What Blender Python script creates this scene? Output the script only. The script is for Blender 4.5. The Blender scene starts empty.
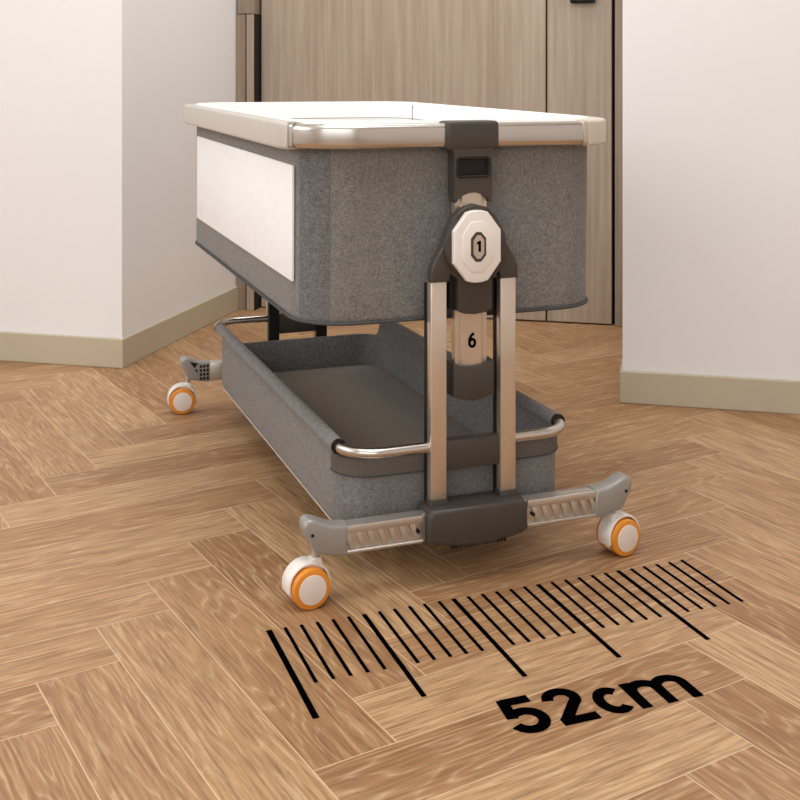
import bpy, bmesh, math, random
from mathutils import Vector, Matrix
from math import sin, cos, pi, radians

random.seed(7)
scene = bpy.context.scene
C = scene.collection

# ------------------------------------------------------------------ camera
cam_data = bpy.data.cameras.new('camera')
cam = bpy.data.objects.new('camera', cam_data)
C.objects.link(cam)
cam.location = (0, 0, 0.74)
cam.rotation_euler = (pi/2, 0, radians(13.9))
cam_data.sensor_width = 36
cam_data.lens = 1150/800*36
cam_data.shift_y = -319/800
cam_data.clip_start = 0.05
scene.camera = cam

# ------------------------------------------------------------------ world, lights, exposure
world = bpy.data.worlds.new('world')
scene.world = world
world.use_nodes = True
bg = world.node_tree.nodes['Background']
bg.inputs[0].default_value = (1.0, 0.95, 0.9, 1)
bg.inputs[1].default_value = 1.0
scene.view_settings.view_transform = 'Standard'
scene.view_settings.look = 'None'
scene.view_settings.gamma = 1
scene.view_settings.exposure = 0.03
scene.view_settings.use_curve_mapping = False

def area(name, loc, rot, sx, sy, power, col):
    d = bpy.data.lights.new(name, 'AREA')
    d.shape = 'RECTANGLE'; d.size = sx; d.size_y = sy; d.energy = power; d.color = col
    o = bpy.data.objects.new(name, d); C.objects.link(o)
    o.location = loc; o.rotation_euler = rot
    return o
# added fill lights with no seen source: rear, left, above room, above hall
area('added_fill_rear', (-0.2, -2.3, 1.65), (radians(84), 0, 0), 3.6, 1.6, 30, (0.90, 0.955, 1.0))
area('added_fill_left', (-2.85, 0.5, 1.75), (radians(80), 0, -pi/2), 2.4, 1.4, 33, (0.90, 0.955, 1.0))
area('added_fill_above_room', (-0.3, 1.0, 2.55), (0, 0, 0), 1.8, 1.4, 33, (0.90, 0.955, 1.0))
area('added_fill_above_hall', (-0.75, 3.0, 2.55), (0, 0, 0), 0.9, 0.7, 15.5, (0.90, 0.955, 1.0))

# ------------------------------------------------------------------ materials
def S(r, g, b):
    f = lambda c: (c/255/12.92) if c/255 <= 0.04045 else ((c/255+0.055)/1.055)**2.4
    return (f(r), f(g), f(b), 1)

def new_mat(name):
    m = bpy.data.materials.new(name); m.use_nodes = True
    return m, m.node_tree, m.node_tree.nodes['Principled BSDF']

def N(t, kind, **kw):
    n = t.nodes.new(kind)
    for k, v in kw.items():
        if k.startswith('i_'):
            n.inputs[k[2:].replace('_', ' ')].default_value = v
        else:
            setattr(n, k, v)
    return n

def mix(t, fac, a, b, mode='MIX'):
    n = t.nodes.new('ShaderNodeMix'); n.data_type = 'RGBA'; n.blend_type = mode
    for s, v in ((0, fac), (6, a), (7, b)):
        if hasattr(v, 'is_output') or isinstance(v, bpy.types.NodeSocket):
            t.links.new(v, n.inputs[s])
        else:
            n.inputs[s].default_value = v
    return n.outputs[2]

def math_n(t, op, a, b=0.0, c=None):
    n = t.nodes.new('ShaderNodeMath'); n.operation = op
    for i, v in enumerate((a, b, c)):
        if v is None: continue
        if isinstance(v, bpy.types.NodeSocket): t.links.new(v, n.inputs[i])
        else: n.inputs[i].default_value = v
    return n.outputs[0]

def ramp(t, fac, stops):
    n = t.nodes.new('ShaderNodeValToRGB')
    e = n.color_ramp.elements
    while len(e) > 1: e.remove(e[-1])
    e[0].position, e[0].color = stops[0]
    for p, c in stops[1:]:
        k = e.new(p); k.color = c
    t.links.new(fac, n.inputs[0])
    return n.outputs[0]

def coords(t, scale, kind='Object'):
    tc = t.nodes.new('ShaderNodeTexCoord')
    mp = t.nodes.new('ShaderNodeMapping'); mp.inputs['Scale'].default_value = scale
    t.links.new(tc.outputs[kind], mp.inputs[0])
    return mp.outputs[0]

def bump(t, bsdf, h, strength, dist=0.001):
    b = N(t, 'ShaderNodeBump'); b.inputs['Strength'].default_value = strength
    b.inputs['Distance'].default_value = dist
    t.links.new(h, b.inputs['Height']); t.links.new(b.outputs[0], bsdf.inputs['Normal'])

def noise(t, vec, scale, detail=3, rough=0.5):
    n = N(t, 'ShaderNodeTexNoise'); n.inputs['Scale'].default_value = scale
    n.inputs['Detail'].default_value = detail; n.inputs['Roughness'].default_value = rough
    t.links.new(vec, n.inputs['Vector'])
    return n.outputs['Fac']

def plain(name, col, rough=0.5, metal=0.0, var=0.03, sc=30, spec=0.5, coat=0):
    m, t, b = new_mat(name)
    f = noise(t, coords(t, (1, 1, 1)), sc)
    d = tuple(c*(1-var*2) for c in col[:3])+(1,)
    l = tuple(min(1, c*(1+var*2)) for c in col[:3])+(1,)
    t.links.new(ramp(t, f, [(0.3, d), (0.7, l)]), b.inputs['Base Color'])
    b.inputs['Roughness'].default_value = rough; b.inputs['Metallic'].default_value = metal
    b.inputs['Specular IOR Level'].default_value = spec
    b.inputs['Coat Weight'].default_value = coat
    return m

def fabric(name, dark, light, sc=900, strength=0.5):
    m, t, b = new_mat(name)
    v = coords(t, (1, 1, 1))
    v2 = coords(t, (1, 1, 0.25)); v3 = coords(t, (0.25, 0.25, 1))
    a = noise(t, v2, sc, 2); c = noise(t, v3, sc, 2); big = noise(t, v, 60, 4, 0.65)
    s = math_n(t, 'ADD', math_n(t, 'MULTIPLY', math_n(t, 'ADD', a, c), 0.43), math_n(t, 'MULTIPLY', big, 0.14))
    t.links.new(ramp(t, s, [(0.32, dark), (0.68, light)]), b.inputs['Base Color'])
    b.inputs['Roughness'].default_value = 0.95; b.inputs['Specular IOR Level'].default_value = 0.15
    b.inputs['Sheen Weight'].default_value = 0.15
    bump(t, b, s, strength, 0.0015)
    return m

def wall_paint(name, col):
    m, t, b = new_mat(name)
    v = coords(t, (1, 1, 1))
    f = noise(t, v, 2.0, 2); g = noise(t, v, 260, 3)
    d = tuple(c*0.98 for c in col[:3])+(1,)
    t.links.new(ramp(t, f, [(0.3, d), (0.7, col)]), b.inputs['Base Color'])
    b.inputs['Roughness'].default_value = 0.85; b.inputs['Specular IOR Level'].default_value = 0.25
    bump(t, b, g, 0.05, 0.0005)
    return m

def door_wood(name, a, bb):
    m, t, b = new_mat(name)
    v = coords(t, (1, 1, 0.035))
    f = noise(t, v, 75, 5, 0.6); g = noise(t, coords(t, (1, 1, 0.12)), 9, 3)
    s = math_n(t, 'ADD', math_n(t, 'MULTIPLY', f, 0.65), math_n(t, 'MULTIPLY', g, 0.35))
    t.links.new(ramp(t, s, [(0.34, a), (0.66, bb)]), b.inputs['Base Color'])
    b.inputs['Roughness'].default_value = 0.55; b.inputs['Specular IOR Level'].default_value = 0.3
    bump(t, b, f, 0.08, 0.0005)
    return m

def parquet():
    m, t, b = new_mat('oak_herringbone')
    at = N(t, 'ShaderNodeAttribute', attribute_name='board')      # x along, y across (metres), z random id
    sep = t.nodes.new('ShaderNodeSeparateXYZ'); t.links.new(at.outputs['Vector'], sep.inputs[0])
    X, Y, R = sep.outputs
    at2 = N(t, 'ShaderNodeAttribute', attribute_name='edge')      # signed distance to the centre lines, as half sizes
    se2 = t.nodes.new('ShaderNodeSeparateXYZ'); t.links.new(at2.outputs['Vector'], se2.inputs[0])
    def vec(sx, sy, off):
        c = t.nodes.new('ShaderNodeCombineXYZ')
        t.links.new(math_n(t, 'MULTIPLY', X, sx), c.inputs[0])
        t.links.new(math_n(t, 'MULTIPLY', Y, sy), c.inputs[1])
        t.links.new(math_n(t, 'MULTIPLY', R, off), c.inputs[2])
        return c.outputs[0]
    fine = noise(t, vec(11, 210, 41), 1.0, 4, 0.68)
    wav = noise(t, vec(2.1, 15, 67), 1.0, 2.0, 0.45)
    # cathedral figure: contour lines of a slow noise
    k = math_n(t, 'MULTIPLY', wav, 17.0)
    k = math_n(t, 'ADD', k, math_n(t, 'MULTIPLY', noise(t, vec(22, 70, 23), 1.0, 2), 0.9))
    saw = math_n(t, 'FRACT', k)
    line = math_n(t, 'MULTIPLY', math_n(t, 'POWER', math_n(t, 'ABSOLUTE', math_n(t, 'SUBTRACT', saw, 0.5)), 3.0), 2.0)
    line = math_n(t, 'MULTIPLY', math_n(t, 'MULTIPLY', line, 4.0), math_n(t, 'MULTIPLY', noise(t, vec(12, 120, 57), 1.0, 3), 1.7))
    slow = noise(t, vec(2.0, 7, 91), 1.0, 3)
    rnd = math_n(t, 'FRACT', math_n(t, 'MULTIPLY', R, 7.31))
    base = ramp(t, math_n(t, 'ADD', math_n(t, 'MULTIPLY', slow, 0.55), math_n(t, 'MULTIPLY', rnd, 0.45)),
                [(0.2, S(156, 114, 76)), (0.5, S(180, 138, 98)), (0.8, S(204, 166, 124))])
    c1 = mix(t, math_n(t, 'MULTIPLY', line, 0.7), base, S(212, 178, 138))
    c2 = mix(t, math_n(t, 'MULTIPLY', math_n(t, 'SUBTRACT', 0.60, fine), 2.9), c1, S(122, 85, 54))
    c2n = c2.node; c2n.clamp_factor = True
    # knots of darker heart wood
    c3 = mix(t, ramp(t, noise(t, vec(5, 12, 13), 1.0, 1), [(0.70, (0, 0, 0, 1)), (0.82, (0.55, 0.55, 0.55, 1))]), c2, S(120, 82, 55))
    # pale seam between the boards
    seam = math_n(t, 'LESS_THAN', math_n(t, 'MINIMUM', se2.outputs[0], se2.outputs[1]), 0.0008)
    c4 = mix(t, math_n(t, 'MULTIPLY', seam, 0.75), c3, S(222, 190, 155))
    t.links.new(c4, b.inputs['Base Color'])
    r = math_n(t, 'ADD', 0.38, math_n(t, 'MULTIPLY', fine, 0.2))
    t.links.new(r, b.inputs['Roughness'])
    b.inputs['Specular IOR Level'].default_value = 0.35
    hgt = math_n(t, 'SUBTRACT', math_n(t, 'ADD', fine, math_n(t, 'MULTIPLY', line, 0.7)), seam)
    bump(t, b, hgt, 0.12, 0.0008)
    return m

M = {}
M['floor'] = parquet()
M['paint'] = wall_paint('warm_white_paint', S(243, 240, 238))
M['ceil'] = wall_paint('ceiling_paint', S(240, 236, 230))
M['skirt'] = plain('beige_baseboard_paint', S(196, 184, 160), 0.5, var=0.01, sc=4)
M['door'] = door_wood('taupe_wood_veneer', S(158, 139, 120), S(188, 171, 153))
M['door_dark'] = door_wood('taupe_wood_edge', S(140, 120, 102), S(166, 148, 130))
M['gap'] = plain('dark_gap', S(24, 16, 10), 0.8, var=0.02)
M['black'] = plain('black_metal', S(14, 13, 13), 0.4, 0.0, spec=0.4)
M['ink'] = plain('black_print', S(4, 3, 3), 0.9, var=0.01, spec=0.0)
M['fab'] = fabric('grey_linen', S(88, 86, 84), S(150, 147, 143), 700)
M['fab_knit'] = fabric('grey_knit', S(110, 109, 107), S(180, 179, 176), 520, 0.2)
M['fab_dark'] = fabric('charcoal_webbing', S(126, 119, 110), S(150, 142, 132), 900, .2)
M['fab_floor'] = fabric('brown_grey_felt', S(140, 128, 114), S(166, 153, 138), 900)
M['pipe'] = plain('dark_piping', S(70, 70, 70), 0.8)
M['seam'] = plain('grey_thread', S(150, 147, 142), 0.8)
M['pipe_pale'] = plain('pale_piping', S(190, 180, 165), 0.7)
M['plastic'] = plain('umber_plastic', S(68, 62, 56), 0.42, var=0.02, spec=0.4)
M['plastic_black'] = plain('black_plastic', S(26, 23, 21), 0.5, var=0.02, spec=0.3)
M['cap'] = plain('silver_grey_plastic', S(158, 154, 149), 0.35, 0.25, var=0.015)
M['cover'] = plain('satin_silver_rail', S(205, 199, 190), 0.42, 0.35, var=0.01)
M['cream'] = plain('cream_rail', S(214, 204, 186), 0.5, 0.1, var=0.01)
M['chrome'] = plain('polished_metal', S(202, 197, 190), 0.24, 1.0, var=0.01)
M['champ'] = plain('champagne_metal', S(216, 203, 188), 0.3, 0.8, var=0.01)
M['alu'] = plain('brushed_aluminium', S(205, 199, 192), 0.33, 0.8, var=0.015)
M['white'] = plain('white_plastic', S(238, 230, 222), 0.35, var=0.01, coat=0.2)
M['disc'] = plain('pale_hub_plastic', S(232, 219, 208), 0.4, var=0.01)
M['orange'] = plain('orange_rubber', S(226, 142, 44), 0.4, var=0.03)
M['lining'] = plain('white_lining', S(247, 245, 241), 0.85, var=0.01, spec=0.2)
def quilt():
    m, t, b = new_mat('white_quilted_mesh')
    v = N(t, 'ShaderNodeTexVoronoi'); v.inputs['Scale'].default_value = 75
    t.links.new(coords(t, (1, 1, 0.6)), v.inputs['Vector'])
    t.links.new(ramp(t, v.outputs['Distance'], [(0.0, S(252, 252, 252)), (1.0, S(247, 246, 244))]), b.inputs['Base Color'])
    b.inputs['Roughness'].default_value = 0.85
    bump(t, b, v.outputs['Distance'], 0.25, 0.002)
    return m
M['quilt'] = quilt()

# ------------------------------------------------------------------ mesh helpers
def link(name, bm, mat, parent=None, smooth=None):
    bmesh.ops.recalc_face_normals(bm, faces=bm.faces)
    me = bpy.data.meshes.new(name); bm.to_mesh(me); bm.free()
    mats = mat if isinstance(mat, (list, tuple)) else [mat]
    for x in mats: me.materials.append(x)
    o = bpy.data.objects.new(name, me); C.objects.link(o)
    if parent: o.parent = parent
    if smooth is not None:
        for p in me.polygons: p.use_smooth = True
        try: me.set_sharp_from_angle(angle=radians(smooth))
        except Exception: pass
    return o

def struct(name, bm, mat):
    o = link(name, bm, mat); o['kind'] = 'structure'; return o

def empty(name, label, cat, loc=(0, 0, 0), rz=0):
    o = bpy.data.objects.new(name, None); C.objects.link(o)
    o.location = loc; o.rotation_euler = (0, 0, rz); o.empty_display_size = 0.1
    o['label'] = label; o['category'] = cat
    return o

def box(bm, x0, x1, y0, y1, z0, z1, bev=0, seg=2):
    t = bmesh.new()
    bmesh.ops.create_cube(t, size=1)
    for v in t.verts:
        v.co = Vector(((x0+x1)/2+v.co.x*(x1-x0), (y0+y1)/2+v.co.y*(y1-y0), (z0+z1)/2+v.co.z*(z1-z0)))
    if bev: bmesh.ops.bevel(t, geom=t.edges[:], offset=bev, segments=seg, affect='EDGES', profile=0.5)
    merge(bm, t)

def merge(bm, t, mat=None):
    me = bpy.data.meshes.new('tmp'); t.to_mesh(me); t.free()
    if mat is not None: me.transform(mat)
    bm.from_mesh(me); bpy.data.meshes.remove(me)

def prism(bm, pts, y0, y1, bev=0, seg=2, mat_index=0):
    """outline pts (x,z) extruded from y0 to y1"""
    t = bmesh.new()
    a = [t.verts.new((x, y0, z)) for x, z in pts]
    b = [t.verts.new((x, y1, z)) for x, z in pts]
    t.faces.new(a); t.faces.new(b[::-1])
    n = len(pts)
    side = []
    for i in range(n):
        f = t.faces.new((a[i], b[i], b[(i+1) % n], a[(i+1) % n]))
    t.normal_update()
    if bev:
        ed = [e for e in t.edges if (abs(e.verts[0].co.y-e.verts[1].co.y) < 1e-6)]
        bmesh.ops.bevel(t, geom=ed, offset=bev, segments=seg, affect='EDGES', profile=0.5)
    merge(bm, t)

def sweep(bm, path, prof, closed=False, caps=True, up=Vector((0, 0, 1))):
    """profile points (u = outward side, v = up) swept along a path"""
    n = len(path); rings = []
    P = [Vector(p) for p in path]
    for i in range(n):
        if closed: tan = P[(i+1) % n]-P[i-1]
        elif i == 0: tan = P[1]-P[0]
        elif i == n-1: tan = P[-1]-P[-2]
        else: tan = P[i+1]-P[i-1]
        tan.normalize()
        side = tan.cross(up)
        if side.length < 1e-4: side = Vector((1, 0, 0))
        side.normalize(); u2 = side.cross(tan).normalized()
        rings.append([bm.verts.new(P[i]+side*u+u2*v) for u, v in prof])
    m = len(prof)
    for i in range(n if closed else n-1):
        A, B = rings[i], rings[(i+1) % n]
        for j in range(m):
            bm.faces.new((A[j], A[(j+1) % m], B[(j+1) % m], B[j]))
    if caps and not closed:
        bm.faces.new(rings[0]); bm.faces.new(rings[-1][::-1])

def circ(r, n=16): return [(r*cos(2*pi*i/n), r*sin(2*pi*i/n)) for i in range(n)]
def rrect(w, h, r, n=5):
    out = []
    for cx, cz, a0 in ((w/2-r, h/2-r, 0), (-w/2+r, h/2-r, 90), (-w/2+r, -h/2+r, 180), (w/2-r, -h/2+r, 270)):
        for k in range(n+1):
            a = radians(a0+90*k/n); out.append((cx+r*cos(a), cz+r*sin(a)))
    return out
def outline(hw, l0, l1, r, n=10):
    """rounded rectangle in the ground plane, starting at the middle of the front, going right (counter-clockwise)"""
    pts = [(0, l0)]
    for cx, cy, a0 in ((hw-r, l0+r, -90), (hw-r, l1-r, 0), (-hw+r, l1-r, 90), (-hw+r, l0+r, 180)):
        for k in range(n+1):
            a = radians(a0+90*k/n); pts.append((cx+r*cos(a), cy+r*sin(a)))
    return pts
def cyl_y(bm, cx, cz, r, y0, y1, n=32, bev=0.0):
    prism(bm, [(cx+r*cos(2*pi*i/n), cz+r*sin(2*pi*i/n)) for i in range(n)], y0, y1, bev)
def cyl_z(bm, cx, cy, r, z0, z1, n=20):
    t = bmesh.new()
    bmesh.ops.create_cone(t, cap_ends=True, segments=n, radius1=r, radius2=r, depth=z1-z0,
                          matrix=Matrix.Translation((cx, cy, (z0+z1)/2)))
    merge(bm, t)

def stroke(bm, pts, w, z0=None, thick=0.0006, plane='xz', y=0.0):
    """flat glyph stroke of constant width along points; plane 'xz' faces -y, 'xy' lies on the floor"""
    P = [Vector((a, b)) for a, b in pts]; n = len(P); L = []; Rr = []
    for i in range(n):
        if i == 0: t = P[1]-P[0]; k = 1
        elif i == n-1: t = P[-1]-P[-2]; k = 1
        else:
            t1 = (P[i]-P[i-1]).normalized(); t2 = (P[i+1]-P[i]).normalized(); t = t1+t2
            k = 1/max(0.5, math.sqrt(max(0.01, (1+t1.dot(t2))/2)))
        t.normalize(); nn = Vector((-t.y, t.x))*w/2*k
        L.append(P[i]+nn); Rr.append(P[i]-nn)
    def v3(p, top):
        if plane == 'xz': return (p.x, y-(thick if top else 0), p.y)
        return (p.x, p.y, y+(thick if top else 0))
    lt = [bm.verts.new(v3(p, 1)) for p in L]; rt = [bm.verts.new(v3(p, 1)) for p in Rr]
    lb = [bm.verts.new(v3(p, 0)) for p in L]; rb = [bm.verts.new(v3(p, 0)) for p in Rr]
    for i in range(n-1):
        bm.faces.new((lt[i], lt[i+1], rt[i+1], rt[i])); bm.faces.new((lb[i], rb[i], rb[i+1], lb[i+1]))
        bm.faces.new((lt[i], lb[i], lb[i+1], lt[i+1])); bm.faces.new((rt[i], rt[i+1], rb[i+1], rb[i]))
    bm.faces.new((lt[0], rt[0], rb[0], lb[0])); bm.faces.new((lt[-1], lb[-1], rb[-1], rt[-1]))

def arc(cx, cy, rx, ry, a0, a1, n=14):
    return [(cx+rx*cos(radians(a0+(a1-a0)*i/n)), cy+ry*sin(radians(a0+(a1-a0)*i/n))) for i in range(n+1)]

# ------------------------------------------------------------------ the room
XL, XR, YF, YR, ZC = -3.0, 2.6, 3.53, -2.5, 2.6
HX0, HX1, HY = -1.411, -0.139, 2.70

def build_floor():
    w, L = 0.105, 0.547
    x0, y0 = -1.086, 0.061
    bm = bmesh.new()
    lay = bm.verts.layers.float_vector.new('board'); le = bm.loops.layers
    polys = []
    r2 = math.sqrt(2)
    def room(p, q): return Vector(((p-q)/r2+x0, (p+q)/r2+y0, 0))
    for j in range(-6, 8):
        for k in range(-36, 40):
            bx, by = k*w+j*L, k*w-j*L
            polys.append((bx, by, L, w, 0))
            polys.append((bx+L, by+w-L, w, L, 1))
    vv = []
    bm.free()
    verts = []; faces = []; board = []; edge = []
    for (px, py, a, b, o) in polys:
        c = room(px+a/2, py+b/2)
        if c.x < XL-0.35 or c.x > XR+0.35 or c.y < YR-0.35 or c.y > YF+0.3: continue
        rid = random.random()
        al, ac = (a, b) if o == 0 else (b, a)
        # 3x3 split so the distance to the edges interpolates linearly
        nx, ny = 3, 3
        e = 0.004
        us = [0, e, al-e, al]; vs = [0, e, ac-e, ac]
        base = len(verts)
        for u in us:
            for v in vs:
                p = (px+u, py+v) if o == 0 else (px+v, py+u)
                verts.append(room(*p))
                board.append((u+rid*3.0, v+rid*5.0, rid))
                edge.append((min(u, al-u), min(v, ac-v), 0))
        for i in range(3):
            for j2 in range(3):
                q = [base+i*4+j2, base+(i+1)*4+j2, base+(i+1)*4+j2+1, base+i*4+j2+1]
                if o: q = q[::-1]
                faces.append(q)
    me = bpy.data.meshes.new('floor'); me.from_pydata(verts, [], faces); me.update()
    for nm, data in (('board', board), ('edge', edge)):
        a = me.attributes.new(nm, 'FLOAT_VECTOR', 'POINT')
        a.data.foreach_set('vector', [c for v in data for c in v])
    me.materials.append(M['floor'])
    o = bpy.data.objects.new('floor', me); C.objects.link(o); o['kind'] = 'structure'
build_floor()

bm = bmesh.new(); box(bm, XL-.4, XR+.4, YR-.4, YF+.4, ZC, ZC+.1); struct('ceiling', bm, M['ceil'])
bm = bmesh.new(); box(bm, XL-.1, XL, YR, HY+.1, 0, ZC); struct('wall_west', bm, M['paint'])
bm = bmesh.new(); box(bm, XR, XR+.1, YR, HY+.1, 0, ZC); struct('wall_east', bm, M['paint'])
bm = bmesh.new(); box(bm, XL, HX0, HY+.012, YF, 0, ZC); struct('wall_left', bm, M['paint'])
bm = bmesh.new(); box(bm, HX1, XR, HY+.0, YF, 0, ZC); struct('wall_right', bm, M['paint'])
bm = bmesh.new(); box(bm, HX0-.1, HX1+.1, YF+.03, YF+.13, 0, ZC); struct('wall_back', bm, M['gap'])
# unseen rear wall; its wide window opening is added to let daylight in
bm = bmesh.new()
box(bm, XL, -2.2, YR-.1, YR, 0, ZC); box(bm, 1.8, XR, YR-.1, YR, 0, ZC)
box(bm, -2.2, 1.8, YR-.1, YR, 0, .35); box(bm, -2.2, 1.8, YR-.1, YR, 2.45, ZC)
struct('wall_rear', bm, M['paint'])
bm = bmesh.new()
for x in (-2.2, -.22, 1.74): box(bm, x, x+.06, YR-.08, YR-.03, .35, 2.45)
box(bm, -2.2, 1.8, YR-.08, YR-.03, .35, .4); box(bm, -2.2, 1.8, YR-.08, YR-.03, 2.4, 2.45)
struct('added_window', bm, M['white'])

# baseboards
bm = bmesh.new()
box(bm, XL, HX0+.008, HY, HY+.012, 0, .075, .0015, 1)
box(bm, HX0, HX0+.008, HY+.011, YF-.04, 0, .075, .0015, 1)
struct('baseboard_left', bm, M['skirt'])
bm = bmesh.new()
box(bm, HX1-.006, XR, HY-.012, HY, 0, .073, .0015, 1)
box(bm, HX1-.006, HX1, HY-.010, YF-.02, 0, .073)
struct('baseboard_right', bm, M['skirt'])

# the doors at the end of the hall
def slab(name, x0, x1, y0, z0=.004, z1=2.4, mat='door', bev=.002):
    b = bmesh.new(); box(b, x0, x1, y0, y0+.028, z0, z1, bev, 1); return struct(name, b, M[mat])
slab('door_1', -1.340, -.4135, YF)
d2 = slab('door_2', -.4085, -.214, YF)
slab('trim_1', -.204, HX1-.001, YF-.006, 0, 2.45, 'door_dark')
# stepped casing beside the left wall
b = bmesh.new(); box(b, -1.411, -1.3775, YF-.045, YF+.03, 0, .955, .0015, 1); struct('trim_2', b, M['door_dark'])
b = bmesh.new(); box(b, -1.3735, -1.348, YF-.045, YF+.03, 0, .955, .0015, 1); struct('trim_3', b, M['door'])
b = bmesh.new(); box(b, -1.3775, -1.3735, YF-.038, YF+.03, 0, .955); box(b, -1.348, -1.3455, YF-.043, YF+.03, 0, .955); struct('casing_gap_shade', b, M['gap'])  # black strips put in for the shade of the casing gaps
b = bmesh.new(); box(b, -1.405, -1.348, YF-.045, YF+.03, .957, 2.45, .0015, 1); struct('trim_4', b, M['door_dark'])
# lock plate with a lever, on the narrow leaf
b = bmesh.new(); box(b, -.338, -.262, YF-.022, YF, .976, 1.22, .006, 3)
lp = link('lock_plate', b, M['black'], d2, 40)
b = bmesh.new(); cyl_y(b, -.30, 1.10, .012, YF-.05, YF-.02, 16); box(b, -.42, -.288, YF-.062, YF-.048, 1.09, 1.11, .004, 2)
link('door_handle', b, M['black'], lp, 40)

# ------------------------------------------------------------------ the bedside crib
AX = radians(13.9)
ox, oy = 0.11021, 1.71196
ORG = (ox*cos(AX)-oy*sin(AX), ox*sin(AX)+oy*cos(AX), 0)
RZ = radians(20.4+13.9)
crib = empty('bedside_crib', 'grey fabric bedside crib on a wheeled metal frame standing on the parquet floor', 'crib', ORG, RZ)
LC = 1.014            # distance between the two leg frames

def tilt(bm, deg=0.68):
    bm.transform(Matrix.Translation((0, 0, .5)) @ Matrix.Rotation(radians(deg), 4, 'X') @ Matrix.Translation((0, 0, -.5)))

# --- tub
BW, B0, B1, BR = .25, .042, .972, .085
zb, zt = .378, .652
bm = bmesh.new()
def loops(bm, rings, cap_last=False):
    prev = None; first = None
    for pts, z in rings:
        cur = [bm.verts.new((x, y, z)) for x, y in pts]
        if prev:
            n = len(cur)
            for i in range(n): bm.faces.new((prev[i], prev[(i+1) % n], cur[(i+1) % n], cur[i]))
        prev = cur
        if first is None: first = cur
    if cap_last: bm.faces.new(prev)
rings = [(outline(BW, B0, B1, BR), zt)]
for k in range(1, 8): rings.append((outline(BW, B0, B1, BR), zt+(zb+.012-zt)*k/8))
for k in range(5):
    a = radians(90*k/4); i = .012*(1-cos(a)); rings.append((outline(BW-i, B0+i, B1-i, BR-i), zb+.012-.012*sin(a)))
loops(bm, rings, True); tilt(bm)
link('tub', bm, M['fab'], crib, 50)

bm = bmesh.new()
sweep(bm, [(x, y, zb+.004) for x, y in outline(BW+.0005, B0-.0005, B1+.0005, BR)], circ(.0025, 8), closed=True); tilt(bm)
tub = bpy.data.objects['tub']
link('piping', bm, M['pipe'], tub, 60)

# knitted corner bands on the front corners of the tub
for s in (-1,):
    bm = bmesh.new()
    pts = []
    for k in range(9):
        a = radians(24+36*k/8)
        pts.append((s*(BW-BR+(BR+.0004)*cos(a)), B0+BR-(BR+.0004)*sin(a)))
    rows = [[bm.verts.new((x, y, z)) for x, y in pts] for z in (zb+.012, zt)]
    for i in range(8): bm.faces.new((rows[0][i], rows[0][i+1], rows[1][i+1], rows[1][i]))
    bmesh.ops.solidify(bm, geom=bm.faces[:], thickness=-.0006)
    tilt(bm)
    o = link('knit_band', bm, M['fab_knit'], tub, 50)

# quilted white panel on the long side
bm = bmesh.new(); box(bm, -BW-.0022, -BW+.002, .103, .88, .4385, .6125, .0012, 2); tilt(bm)
o = link('side_panel', bm, M['quilt'], crib, 40); o['label'] = 'white quilted side panel'
bm = bmesh.new(); box(bm, BW-.001, BW+.004, .11, .13, .596, .614, .001, 1); tilt(bm)
link('fabric_tag', bm, M['white'], crib)

# white lining and mattress
bm = bmesh.new()
i0 = .008
rings = [(outline(BW+.004, B0-.004, B1+.004, BR), zt-.006), (outline(BW+.004, B0-.004, B1+.004, BR), zt+.022),
         (outline(BW+.000, B0+.000, B1-.000, BR), zt+.0290), (outline(BW-.008, B0+.008, B1-.008, BR-.008), zt+.0285),
         (outline(BW-.010, B0+.010, B1-.010, BR-.008), zt+.014), (outline(BW-.010, B0+.010, B1-.010, BR-.008), zt-.012),
         (outline(BW-.006, B0+.006, B1-.006, BR-.006), zt-.0135), (outline(BW-.006, B0+.006, B1-.006, BR-.006), .43)]
loops(bm, rings, True); tilt(bm)
lin = link('lining', bm, M['lining'], crib, 40); lin['label'] = 'white inner lining'
bm = bmesh.new()
sweep(bm, [(x, y, zt-.0085) for x, y in outline(BW-.0105, B0+.0105, B1-.0105, BR-.008)], circ(.0009, 6), closed=True)
for (x, y) in ((BW-.0105, B1-.092), (-BW+.0105, B0+.075), (-BW+.0105, B1-.075), (BW-.0105, B0+.075)):
    box(bm, x-.001, x+.001, y-.0012, y+.0012, zt-.012, zt+.022)
tilt(bm)
link('seam', bm, M['seam'], lin)
bm = bmesh.new()
loops(bm, [(outline(BW-.012, B0+.012, B1-.012, BR-.012), .44), (outline(BW-.012, B0+.012, B1-.012, BR-.012), .476),
           (outline(BW-.018, B0+.018, B1-.018, BR-.016), .482)], True); tilt(bm)
link('mattress', bm, M['lining'], crib, 40)

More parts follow.
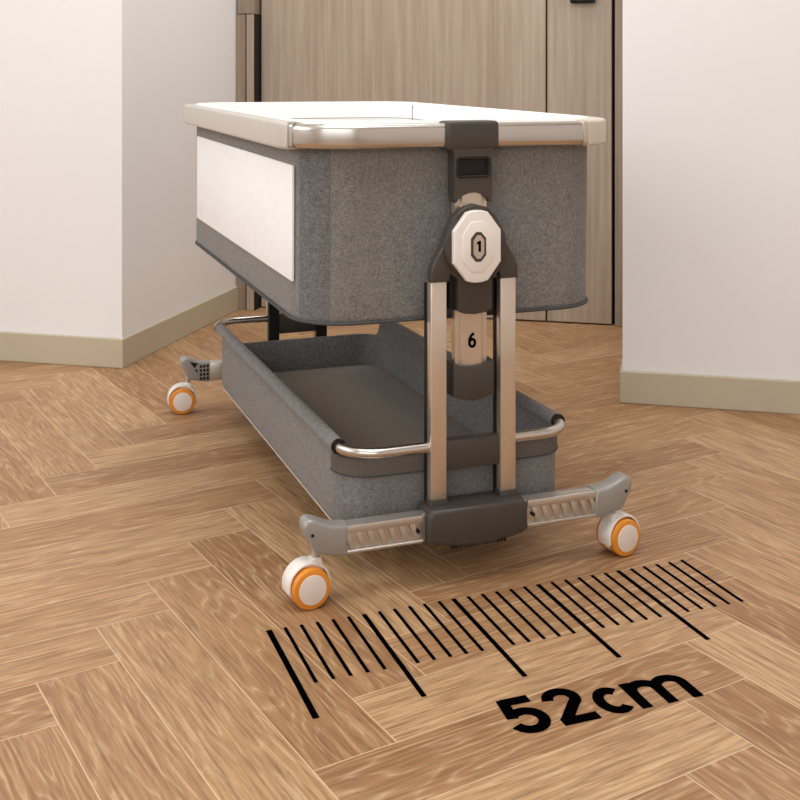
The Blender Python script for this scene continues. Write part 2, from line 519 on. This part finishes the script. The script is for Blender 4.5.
# --- rail round the top: chrome ends, flat covers along the sides
RH, RLO, RHI, RR = .262, .020, .994, .098
rz_ = .6585
def rail_path(side, a0, a1, lo=True):
    return [(side*(RH-RR+RR*cos(radians(a))), (RLO+RR-RR*sin(radians(a))) if lo else (RHI-RR+RR*sin(radians(a)))) for a in
            [a0+(a1-a0)*k/14 for k in range(15)]]
SE = {-1: 22, 1: 70}   # the covers reach this far round the corners
front = rail_path(-1, 12, 90)+rail_path(1, 90, 20)
back = rail_path(1, 20, 90, False)+rail_path(-1, 90, 12, False)
for pth, nm in ((front, 'end_rail'), (back, 'end_rail')):
    bm = bmesh.new(); sweep(bm, [(x, y, rz_) for x, y in pth], rrect(.020, .037, .0085)); tilt(bm)
    link(nm, bm, M['chrome'], crib, 50)
for s in (-1, 1):
    bm = bmesh.new()
    p1 = rail_path(s, SE[s], 0); p2 = rail_path(s, 0, SE[s], False)
    mid = [(s*RH, y) for y in (.2, .35, .5, .65, .8)]
    sweep(bm, [(x, y, rz_) for x, y in p1+mid+p2], rrect(.026, .041, .0055)); tilt(bm)
    o = link('side_rail', bm, M['cover'] if s < 0 else M['cream'], crib, 50)
    if s > 0: o['label'] = 'cream side rail'
    # metal ferrules that meet the covers
    for lo in (True, False):
        bm = bmesh.new(); sweep(bm, [(x, y, rz_) for x, y in rail_path(s, SE[s]-2, SE[s]+5, lo)], rrect(.0225, .039, .006)); tilt(bm)
        link('ferrule', bm, M['champ'] if s > 0 else M['chrome'], o, 50)

# --- parts of one leg frame (built at the front, turned round for the rear)
made = []
def fr(name, bm, mat, smooth=40, parent=None, label=None):
    o = link(name, bm, mat, parent or crib, smooth)
    if label: o['label'] = label
    if parent is None: made.append(o)
    return o

# saddle clamp over the rail and its neck
bm = bmesh.new(); box(bm, -.043, .043, .001, .040, .6365, .6805, .006, 3)
clamp = fr('rail_clamp', bm, M['plastic'])
bm = bmesh.new()
arch = arc(0, .548, .031, .026, 155, 25, 8)
hole = [(-.024, .598), (.024, .598), (.024, .624), (-.024, .624)]
y0, y1 = .002, .026
box(bm, -.031, -.0245, y0, y1, .599, .624); box(bm, .0245, .031, y0, y1, .599, .624)
box(bm, -.031, .031, y0, y1, .624, .634)
prism(bm, [(-.038, .6445), (-.0345, .640), (-.031, .634), (.031, .634), (.0345, .640), (.038, .6445)], y0, y1)
prism(bm, [(-.031, .599), (.031, .599), (.031, .566)]+[(x, z) for x, z in arch[::-1]]+[(-.031, .566)], y0, y1)
box(bm, -.0245, .0245, .016, y1-.001, .5992, .6238)
neck = fr('neck', bm, M['plastic'], 30)
bm = bmesh.new(); box(bm, -.0243, .0243, .007, .016, .5993, .6237, .001, 1)
fr('release_lever', bm, M['plastic_black'], 40, neck)
bm = bmesh.new()
t = bmesh.new()
P = rrect(.0525, .0295, .005)
sweep(t, [(x, .0015, .6115+z) for x, z in P], circ(.0012, 6), closed=True, up=Vector((0, 1, 0))); merge(bm, t)
fr('rim', bm, M['plastic_black'], 40, neck)

# telescopic tube
bm = bmesh.new(); prism(bm, [(-.026, .30), (.026, .30), (.026, .575), (-.026, .575)], .012, .024)
prism(bm, [(-.018, .30), (.018, .30), (.018, .575), (-.018, .575)], .008, .014, .002, 1)
slide = fr('sliding_tube', bm, M['champ'])
bm = bmesh.new()     # figure 6 on the tube
s = .0105; cx, cz = .0005, .352
stroke(bm, arc(cx, cz-.0035, .0045, .0055, 0, 360, 20), .0040, y=.0079)
stroke(bm, [(cx+.0030, cz+.0100), (cx+.0008, cz+.0096), (cx-.0020, cz+.0070), (cx-.0042, cz+.0020), (cx-.0046, cz-.0030)], .0040, y=.0079)
fr('height_number', bm, M['ink'], None, slide)

# lower cap of the tube
top = arc(0, .330, .033, .013, 205, 335, 8); top = [(-.033, .322)]+[(x, .3205-.0055*cos(pi*x/.066)) for x in (-.022, -.011, 0, .011, .022)]+[(.033, .322)]
bot = [(.033, .272)]+[(x, .272-.008*cos(pi*x/.066)) for x in (.022, .011, 0, -.011, -.022)]+[(-.033, .272)]
bm = bmesh.new(); prism(bm, top+bot, .000, .032, .0015)
fr('tube_cap', bm, M['plastic'])

# uprights
for sgn in (-1, 1):
    bm = bmesh.new(); xa, xb = sorted((sgn*.0435, sgn*.0695))
    box(bm, xa, xb, .000, .016, .118, .447, .0025, 2)
    post = fr('upright', bm, M['champ'])
    bm = bmesh.new(); box(bm, xa+.001, xb-.001, .016, .030, .10, .44, .001, 1)
    fr('guide_channel', bm, M['plastic_black'], 40, post)
    bm = bmesh.new(); box(bm, xa-.0012, xb+.0012, -.0012, .0172, .10, .125, .002, 2)
    fr('collar', bm, M['plastic'], 40, post)

# knob housing
half = [(.0705, .444), (.0705, .461), (.066, .474), (.052, .497), (.045, .520), (.034, .540), (.020, .552), (0, .557)]
left = [(-x, z) for x, z in half[:-1]]
bot = [(-.0705, .444), (-.042, .444), (-.040, .455), (-.028, .447), (-.028, .400), (-.018, .3955), (0, .3935), (.018, .3955), (.028, .400), (.028, .447), (.040, .455), (.042, .444)]
pts = half+left[::-1]+bot[1:]
bm = bmesh.new(); prism(bm, pts, -.006, .012, .003, 3)
hous = fr('height_lock', bm, M['plastic'])
bm = bmesh.new(); box(bm, -.036, .038, .010, .030, .40, .50, .002)
fr('mechanism', bm, M['plastic_black'], 40, hous)
bm = bmesh.new(); cyl_y(bm, -.002, .4965, .0500, -.013, -.004, 48, .003)
fr('bezel', bm, M['plastic'], 40, hous)
def octo(hw, hh, fw, fh, cz=.4965, cx=-.0035, bulge=.003):
    return ([(cx+hw, cz-fh), (cx+hw, cz+fh), (cx+fw, cz+hh)] +
            [(cx+fw*.5, cz+hh+bulge*.8), (cx, cz+hh+bulge), (cx-fw*.5, cz+hh+bulge*.8)] +
            [(cx-fw, cz+hh), (cx-hw, cz+fh), (cx-hw, cz-fh), (cx-fw, cz-hh), (cx-fw*.5, cz-hh-bulge*.8), (cx, cz-hh-bulge), (cx+fw*.5, cz-hh-bulge*.8), (cx+fw, cz-hh)])
bm = bmesh.new(); prism(bm, octo(.0380, .0505, .017, .0235), -.022, -.010, .003, 3)
prism(bm, octo(.026, .036, .0125, .0165, bulge=.002), -.0238, -.020, .002, 2)
knob = fr('knob', bm, M['white'], 25, hous, 'white eight-sided knob')
bm = bmesh.new(); prism(bm, octo(.0122, .0215, .0045, .0125, bulge=.0005), -.0250, -.022, .0006, 1)
wm = link('dial_window', bm, M['plastic'], hous, 25)
bm = bmesh.new(); prism(bm, octo(.0085, .0170, .0030, .0100, bulge=.0003), -.0256, -.024)
link('number_plate', bm, M['champ'], hous)
bm = bmesh.new()
stroke(bm, [(-.0023, .4895), (-.0023, .5055)], .0036, y=-.0257)
stroke(bm, [(-.0023, .5040), (-.0067, .5015)], .0030, y=-.0257)
link('number', bm, M['ink'], hous)

# cross plate between the uprights
bm = bmesh.new(); box(bm, -.045, .045, .004, .026, .163, .207, .003, 2)
fr('cross_plate', bm, M['plastic'])

# basket tube
KT = {-1: .192, 1: .173}
def tube_end(sgn):
    hw, r, l0 = KT[sgn], .055, .014
    p = [(sgn*.068, l0), (sgn*.10, l0)]
    p += [(sgn*(hw-r+r*sin(radians(a))), l0+r-r*cos(radians(a))) for a in range(0, 91, 9)]
    p += [(sgn*hw, .09), (sgn*hw, .12)]
    return p
for sgn in (-1, 1):
    bm = bmesh.new(); sweep(bm, [(x, y, .198) for x, y in tube_end(sgn)], circ(.0082, 16))
    link('basket_tube', bm, M['chrome'], crib, 60)
    bm = bmesh.new(); sweep(bm, [(x, LC-y, .198) for x, y in tube_end(sgn)], circ(.0082, 16))
    link('basket_tube', bm, M['chrome'], crib, 60)

# base hub and arms
top = [(-.080, .106), (-.074, .115), (.074, .115), (.080, .106)]
bot = [(.080, .070)]+[(x, .0665-.010*cos(pi*x/.16)) for x in (.07, .05, .025, 0, -.025, -.05, -.07)]+[(-.080, .070)]
bm = bmesh.new(); prism(bm, top+bot, -.021, .034, .006, 3)
hub = fr('base_hub', bm, M['plastic'])
bm = bmesh.new()
for i in range(15):
    x = -.042+.006*i; box(bm, x, x+.003, -.017, -.002, .0558, .060)
fr('grip_ribs', bm, M['plastic_black'], None, hub)
for sgn in (-1, 1):
    bm = bmesh.new()
    xa, xb = sorted((sgn*.075, sgn*.205))
    box(bm, xa, xb, -.004, .016, .068, .108, .003, 2)
    fx = lambda x: sgn*x
    a, b_ = sorted((fx(.084), fx(.204)))
    box(bm, a, b_, -.010, .000, .0965, .108, .0015, 2)       # upper band
    box(bm, a, b_, -.010, .000, .068, .0725, .0012, 1)       # lower lip
    for i in range(7):
        x = .090+.0165*i
        if sgn < 0: x0 = -x-.0165
        else: x0 = x
        prism(bm, [(x0, .0975), (x0+.0080, .0975), (x0+.0185, .0715), (x0+.0105, .0715)], -.0085, -.002, .0012, 2)
    arm = fr('base_arm', bm, M['alu'], 30)
    bm = bmesh.new(); cyl_y(bm, fx(.0935), .086, .0030, -.0105, -.002, 14)
    fr('screw', bm, M['black'], 40, arm)
    cap = [(.200, .109), (.222, .1115), (.236, .117), (.247, .1225), (.256, .1245), (.263, .121), (.266, .113), (.263, .102), (.256, .090), (.251, .079), (.245, .0735), (.233, .0715), (.218, .0675), (.200, .0665)]
    pts = [(fx(x), z) for x, z in cap]
    bm = bmesh.new(); prism(bm, pts, -.0125, .018, .005, 3)
    capo = fr('arm_cap', bm, M['cap'], 50, None, 'grey plastic arm end')
    bm = bmesh.new(); cyl_y(bm, fx(.253), .1025, .0024, -.0135, -.011, 12)
    fr('screw', bm, M['black'], 40, capo)
    # openings moulded in the inner side of the cap
    bm = bmesh.new()
    for i in range(3):
        for j in range(4):
            xx = .204+.0075*i; zz = .0725+.009*j
            a, b_ = sorted((fx(xx), fx(xx+.005))); box(bm, a, b_, .0172, .0186, zz, zz+.006)
    prism(bm, [(fx(.228), .110), (fx(.246), .114), (fx(.236), .100)], .0172, .0186)
    prism(bm, [(fx(.229), .088), (fx(.2295), .097), (fx(.236), .097)], .0172, .0186)
    fr('openings', bm, M['plastic_black'], None, capo)

def turn(o, parent):
    c = o.copy(); C.objects.link(c); c.parent = parent
    for ch in o.children: turn(ch, c)
    return c
for o in list(made):
    c = turn(o, crib); c.location = (0, LC, 0); c.rotation_euler = (0, 0, pi)

# --- casters
def caster_mesh():
    rot = []
    bm = bmesh.new()
    R, zc, offx = .0355, .0335, -.014
    # hood: an arched shell over the two wheels
    pts = [(offx+R*cos(radians(a)), zc+R*sin(radians(a))) for a in range(-22, 203, 9)]
    inn = [(offx+(R-.004)*cos(radians(a)), zc+(R-.004)*sin(radians(a))) for a in range(202, -23, -9)]
    prism(bm, pts+inn, -.0135, .0175, .0018, 2)
    # web between the wheels
    cyl_y(bm, offx, zc, R-.003, -.003, .003, 32)
    # neck that carries the stem
    prism(bm, [(-.028, .058), (-.006, .0715), (.0065, .0720), (.0085, .066), (.010, .050), (.0215, .035), (.012, .030), (-.01, .05)], -.010, .010, .002, 2)
    return bm
caster = link('caster', caster_mesh(), M['white'], crib, 40)
caster['label'] = 'white twin-wheel caster with orange tyres'
bm = bmesh.new(); cyl_z(bm, 0, 0, .0062, .066, .090)
link('stem', bm, M['alu'], caster, 40)
for s in (-1, 1):
    ya, yb = (-.0265, -.0145) if s < 0 else (.0145, .0265)
    if s < 0: ya, yb = -.024, -.0040
    else: ya, yb = .0040, .024
    bm = bmesh.new(); cyl_y(bm, -.014, .0312, .0310, ya, yb, 48, .0035)
    ty = link('tyre', bm, M['orange'], caster, 40)
    bm = bmesh.new()
    yf = (yb-.001, yb+.0016) if s > 0 else (ya-.0016, ya+.001)
    cyl_y(bm, -.014, .0312, .0228, yf[0], yf[1], 40, .0008)
    link('hub_cap', bm, M['disc'], caster, 40)
CS = (.91, .91, .91)
caster.scale = CS
caster.location = (-.244, .006, 0); caster.rotation_euler = (0, 0, radians(7))
for (x, y, a) in ((.239, .006, 191), (-.248, LC-.002, -6), (.244, LC, 172)):
    c = turn(caster, crib); c.location = (x, y, 0); c.rotation_euler = (0, 0, radians(a))

# --- storage basket
KX = -.007
KW, K0, K1, KR = .186, .040, LC-.062, .055
def wall_top(y):
    def sm(t): t = max(0, min(1, t)); return t*t*(3-2*t)
    a = sm((y-.062)/.02); b = sm((K1-.026-y)/.02)
    return .158+.040*min(a, b)
def basket_outline(off):
    pts = []
    base = outline(KW-off, K0+off, K1-off, KR-off, 14)
    out = []
    n = len(base)
    for i in range(n):
        p, q = base[i], base[(i+1) % n]
        d = math.hypot(q[0]-p[0], q[1]-p[1]); k = max(1, int(d/.02))
        for j in range(k): out.append((p[0]+(q[0]-p[0])*j/k, p[1]+(q[1]-p[1])*j/k))
    return out
bm = bmesh.new()
zbk = .076
def ring(off, fz): return [bm.verts.new((x, y, fz(y))) for x, y in basket_outline(off)]
# the two outlines share the same number of points by resampling the inner from the outer
out0 = basket_outline(0)
def inset(p, d):
    x, y = p; cx = max(-(KW-KR), min(KW-KR, x)); cy = max(K0+KR, min(K1-KR, y))
    v = Vector((x-cx, y-cy)); L = v.length
    return (cx+v.x*(L-d)/L, cy+v.y*(L-d)/L)
def lay(d, fz): return [bm.verts.new((*inset(p, d), fz(p[1]))) for p in out0]
Rg = [lay(.008, lambda y: zbk), lay(.002, lambda y: zbk+.002), lay(0, lambda y: zbk+.008), lay(0, lambda y: (zbk+wall_top(y))/2), lay(0, lambda y: wall_top(y)-.002),
      lay(.0015, lambda y: wall_top(y)), lay(.004, lambda y: wall_top(y)), lay(.0055, lambda y: wall_top(y)-.002), lay(.0055, lambda y: zbk+.006)]
n = len(out0)
for A, B in zip(Rg, Rg[1:]):
    for i in range(n): bm.faces.new((A[i], A[(i+1) % n], B[(i+1) % n], B[i]))
bm.faces.new(Rg[0][::-1]); bm.faces.new(Rg[-1])
basket = link('storage_basket', bm, M['fab'], crib, 40)
for s in (-1, 1):
    bm = bmesh.new(); sweep(bm, [(s*KW-(.001 if s > 0 else -.001)-(.005 if s > 0 else 0), y, .199) for y in (.062, .064, .2, .5, .8, K1-.024, K1-.022)], circ(.0110, 18))
    link('sleeve', bm, M['fab'], basket, 60)
for s in (-1, 1):
    for y in (.061, K1-.021):
        bm = bmesh.new(); sweep(bm, [(s*KW-(.006 if s > 0 else -.001), y-.002, .199), (s*KW-(.006 if s > 0 else -.001), y+.002, .199)], circ(.0115, 18))
        link('sleeve_binding', bm, M['black'], basket, 60)
bm = bmesh.new()
loops(bm, [([inset(p, .0065) for p in out0], .084), ([inset(p, .0065) for p in out0], .0865), ([inset(p, .010) for p in out0], .0885)], True)
o = link('basket_base', bm, M['fab_floor'], basket, 40); o['label'] = 'brown-grey basket base board'
bm = bmesh.new(); sweep(bm, [(*inset(p, .000), zbk+.002) for p in out0], circ(.0014, 6), closed=True)
link('piping', bm, M['pipe_pale'], basket, 60)
# webbing band under the tube at each end
for flip in (0,):
    bm = bmesh.new()
    r = KR+.002
    pts = [(-KW, .075)]+[(-(KW-KR)-r*cos(radians(a)), K0+KR-.003-r*sin(radians(a))) for a in range(0, 91, 9)]
    pts += [(x, K0-.006) for x in (-.1, -.05, 0, .05, .1)]
    pts += [((KW-KR)+r*sin(radians(a)), K0+KR-.003-r*cos(radians(a))) for a in range(0, 91, 9)]+[(KW, .075)]
    A = [bm.verts.new((x, y, .157)) for x, y in pts]; B = [bm.verts.new((x, y, .182)) for x, y in pts]
    for i in range(len(pts)-1): bm.faces.new((A[i], A[i+1], B[i+1], B[i]))
    bmesh.ops.solidify(bm, geom=bm.faces[:], thickness=.0015)
    if flip: bm.transform(Matrix.Translation((0, LC, 0)) @ Matrix.Rotation(pi, 4, 'Z'))
    wb = link('webbing', bm, M['fab_dark'], basket, 40)
    bm = bmesh.new(); sweep(bm, [(x, y-.0006, .157) for x, y in pts], circ(.0012, 6)); link('stitching', bm, M['pipe'], wb, 60)

basket.location.x = KX

# ------------------------------------------------------------------ ruler printed on the floor
ruler = empty('floor_ruler', 'black ruler scale of thirty tick marks lying on the parquet in front of the crib', 'ruler', ORG, RZ)
for i in range(30):
    x = -.326+.02247*i
    long_ = i % 6 == 0
    w = (.0078 if i == 0 else .0064) if long_ else .0046
    bm = bmesh.new(); box(bm, x-w/2, x+w/2, -.281 if long_ else -.204, -.054, .0002, .0010)
    link('tick_mark', bm, M['ink'], ruler)

text = empty('floor_lettering', 'bold black 52cm lettering lying on the parquet below the ruler scale', 'lettering', ORG, RZ)
Wd = .0142
def glyph(name, strokes, ox, w=Wd):
    bm = bmesh.new()
    for i, s in enumerate(strokes):
        stroke(bm, [(ox+a, -.396+b) for a, b in s], w, plane='xy', y=.0002+i*.00003, thick=.0008)
    link(name, bm, M['ink'], text)
hw = Wd/2
H = .075
# 5
glyph('digit', [[(.045, H-hw), (.010, H-hw)], [(.0125, H-hw*.2), (.0085, .034)],
                [(.0085, .0385), (.014, .0430)]+arc(.0240, .0255, .0190, .0192, 100, -90, 18)[1:]+arc(.0235, .0255, .0185, .0192, -95, -160, 6)], -.121)
# 2
glyph('digit', [arc(.0245, .0525, .0170, .0162, 175, -25, 16)+[(.0300, .0350), (.0080, .0085)], [(.002, hw), (.049, hw)]], -.064)
# c
glyph('letter', [arc(.0240, .0285, .0160, .0218, 48, 312, 22)], -.007, .0138)
# m
glyph('letter', [[(.0068, 0), (.0068, .0565)], [(.0068, .028)]+arc(.0250, .0350, .0172, .0155, 165, 0, 12)+[(.0422, 0)],
                 [(.0422, .028)]+arc(.0600, .0350, .0174, .0155, 165, 0, 12)+[(.0774, 0)]], .041, .0138)
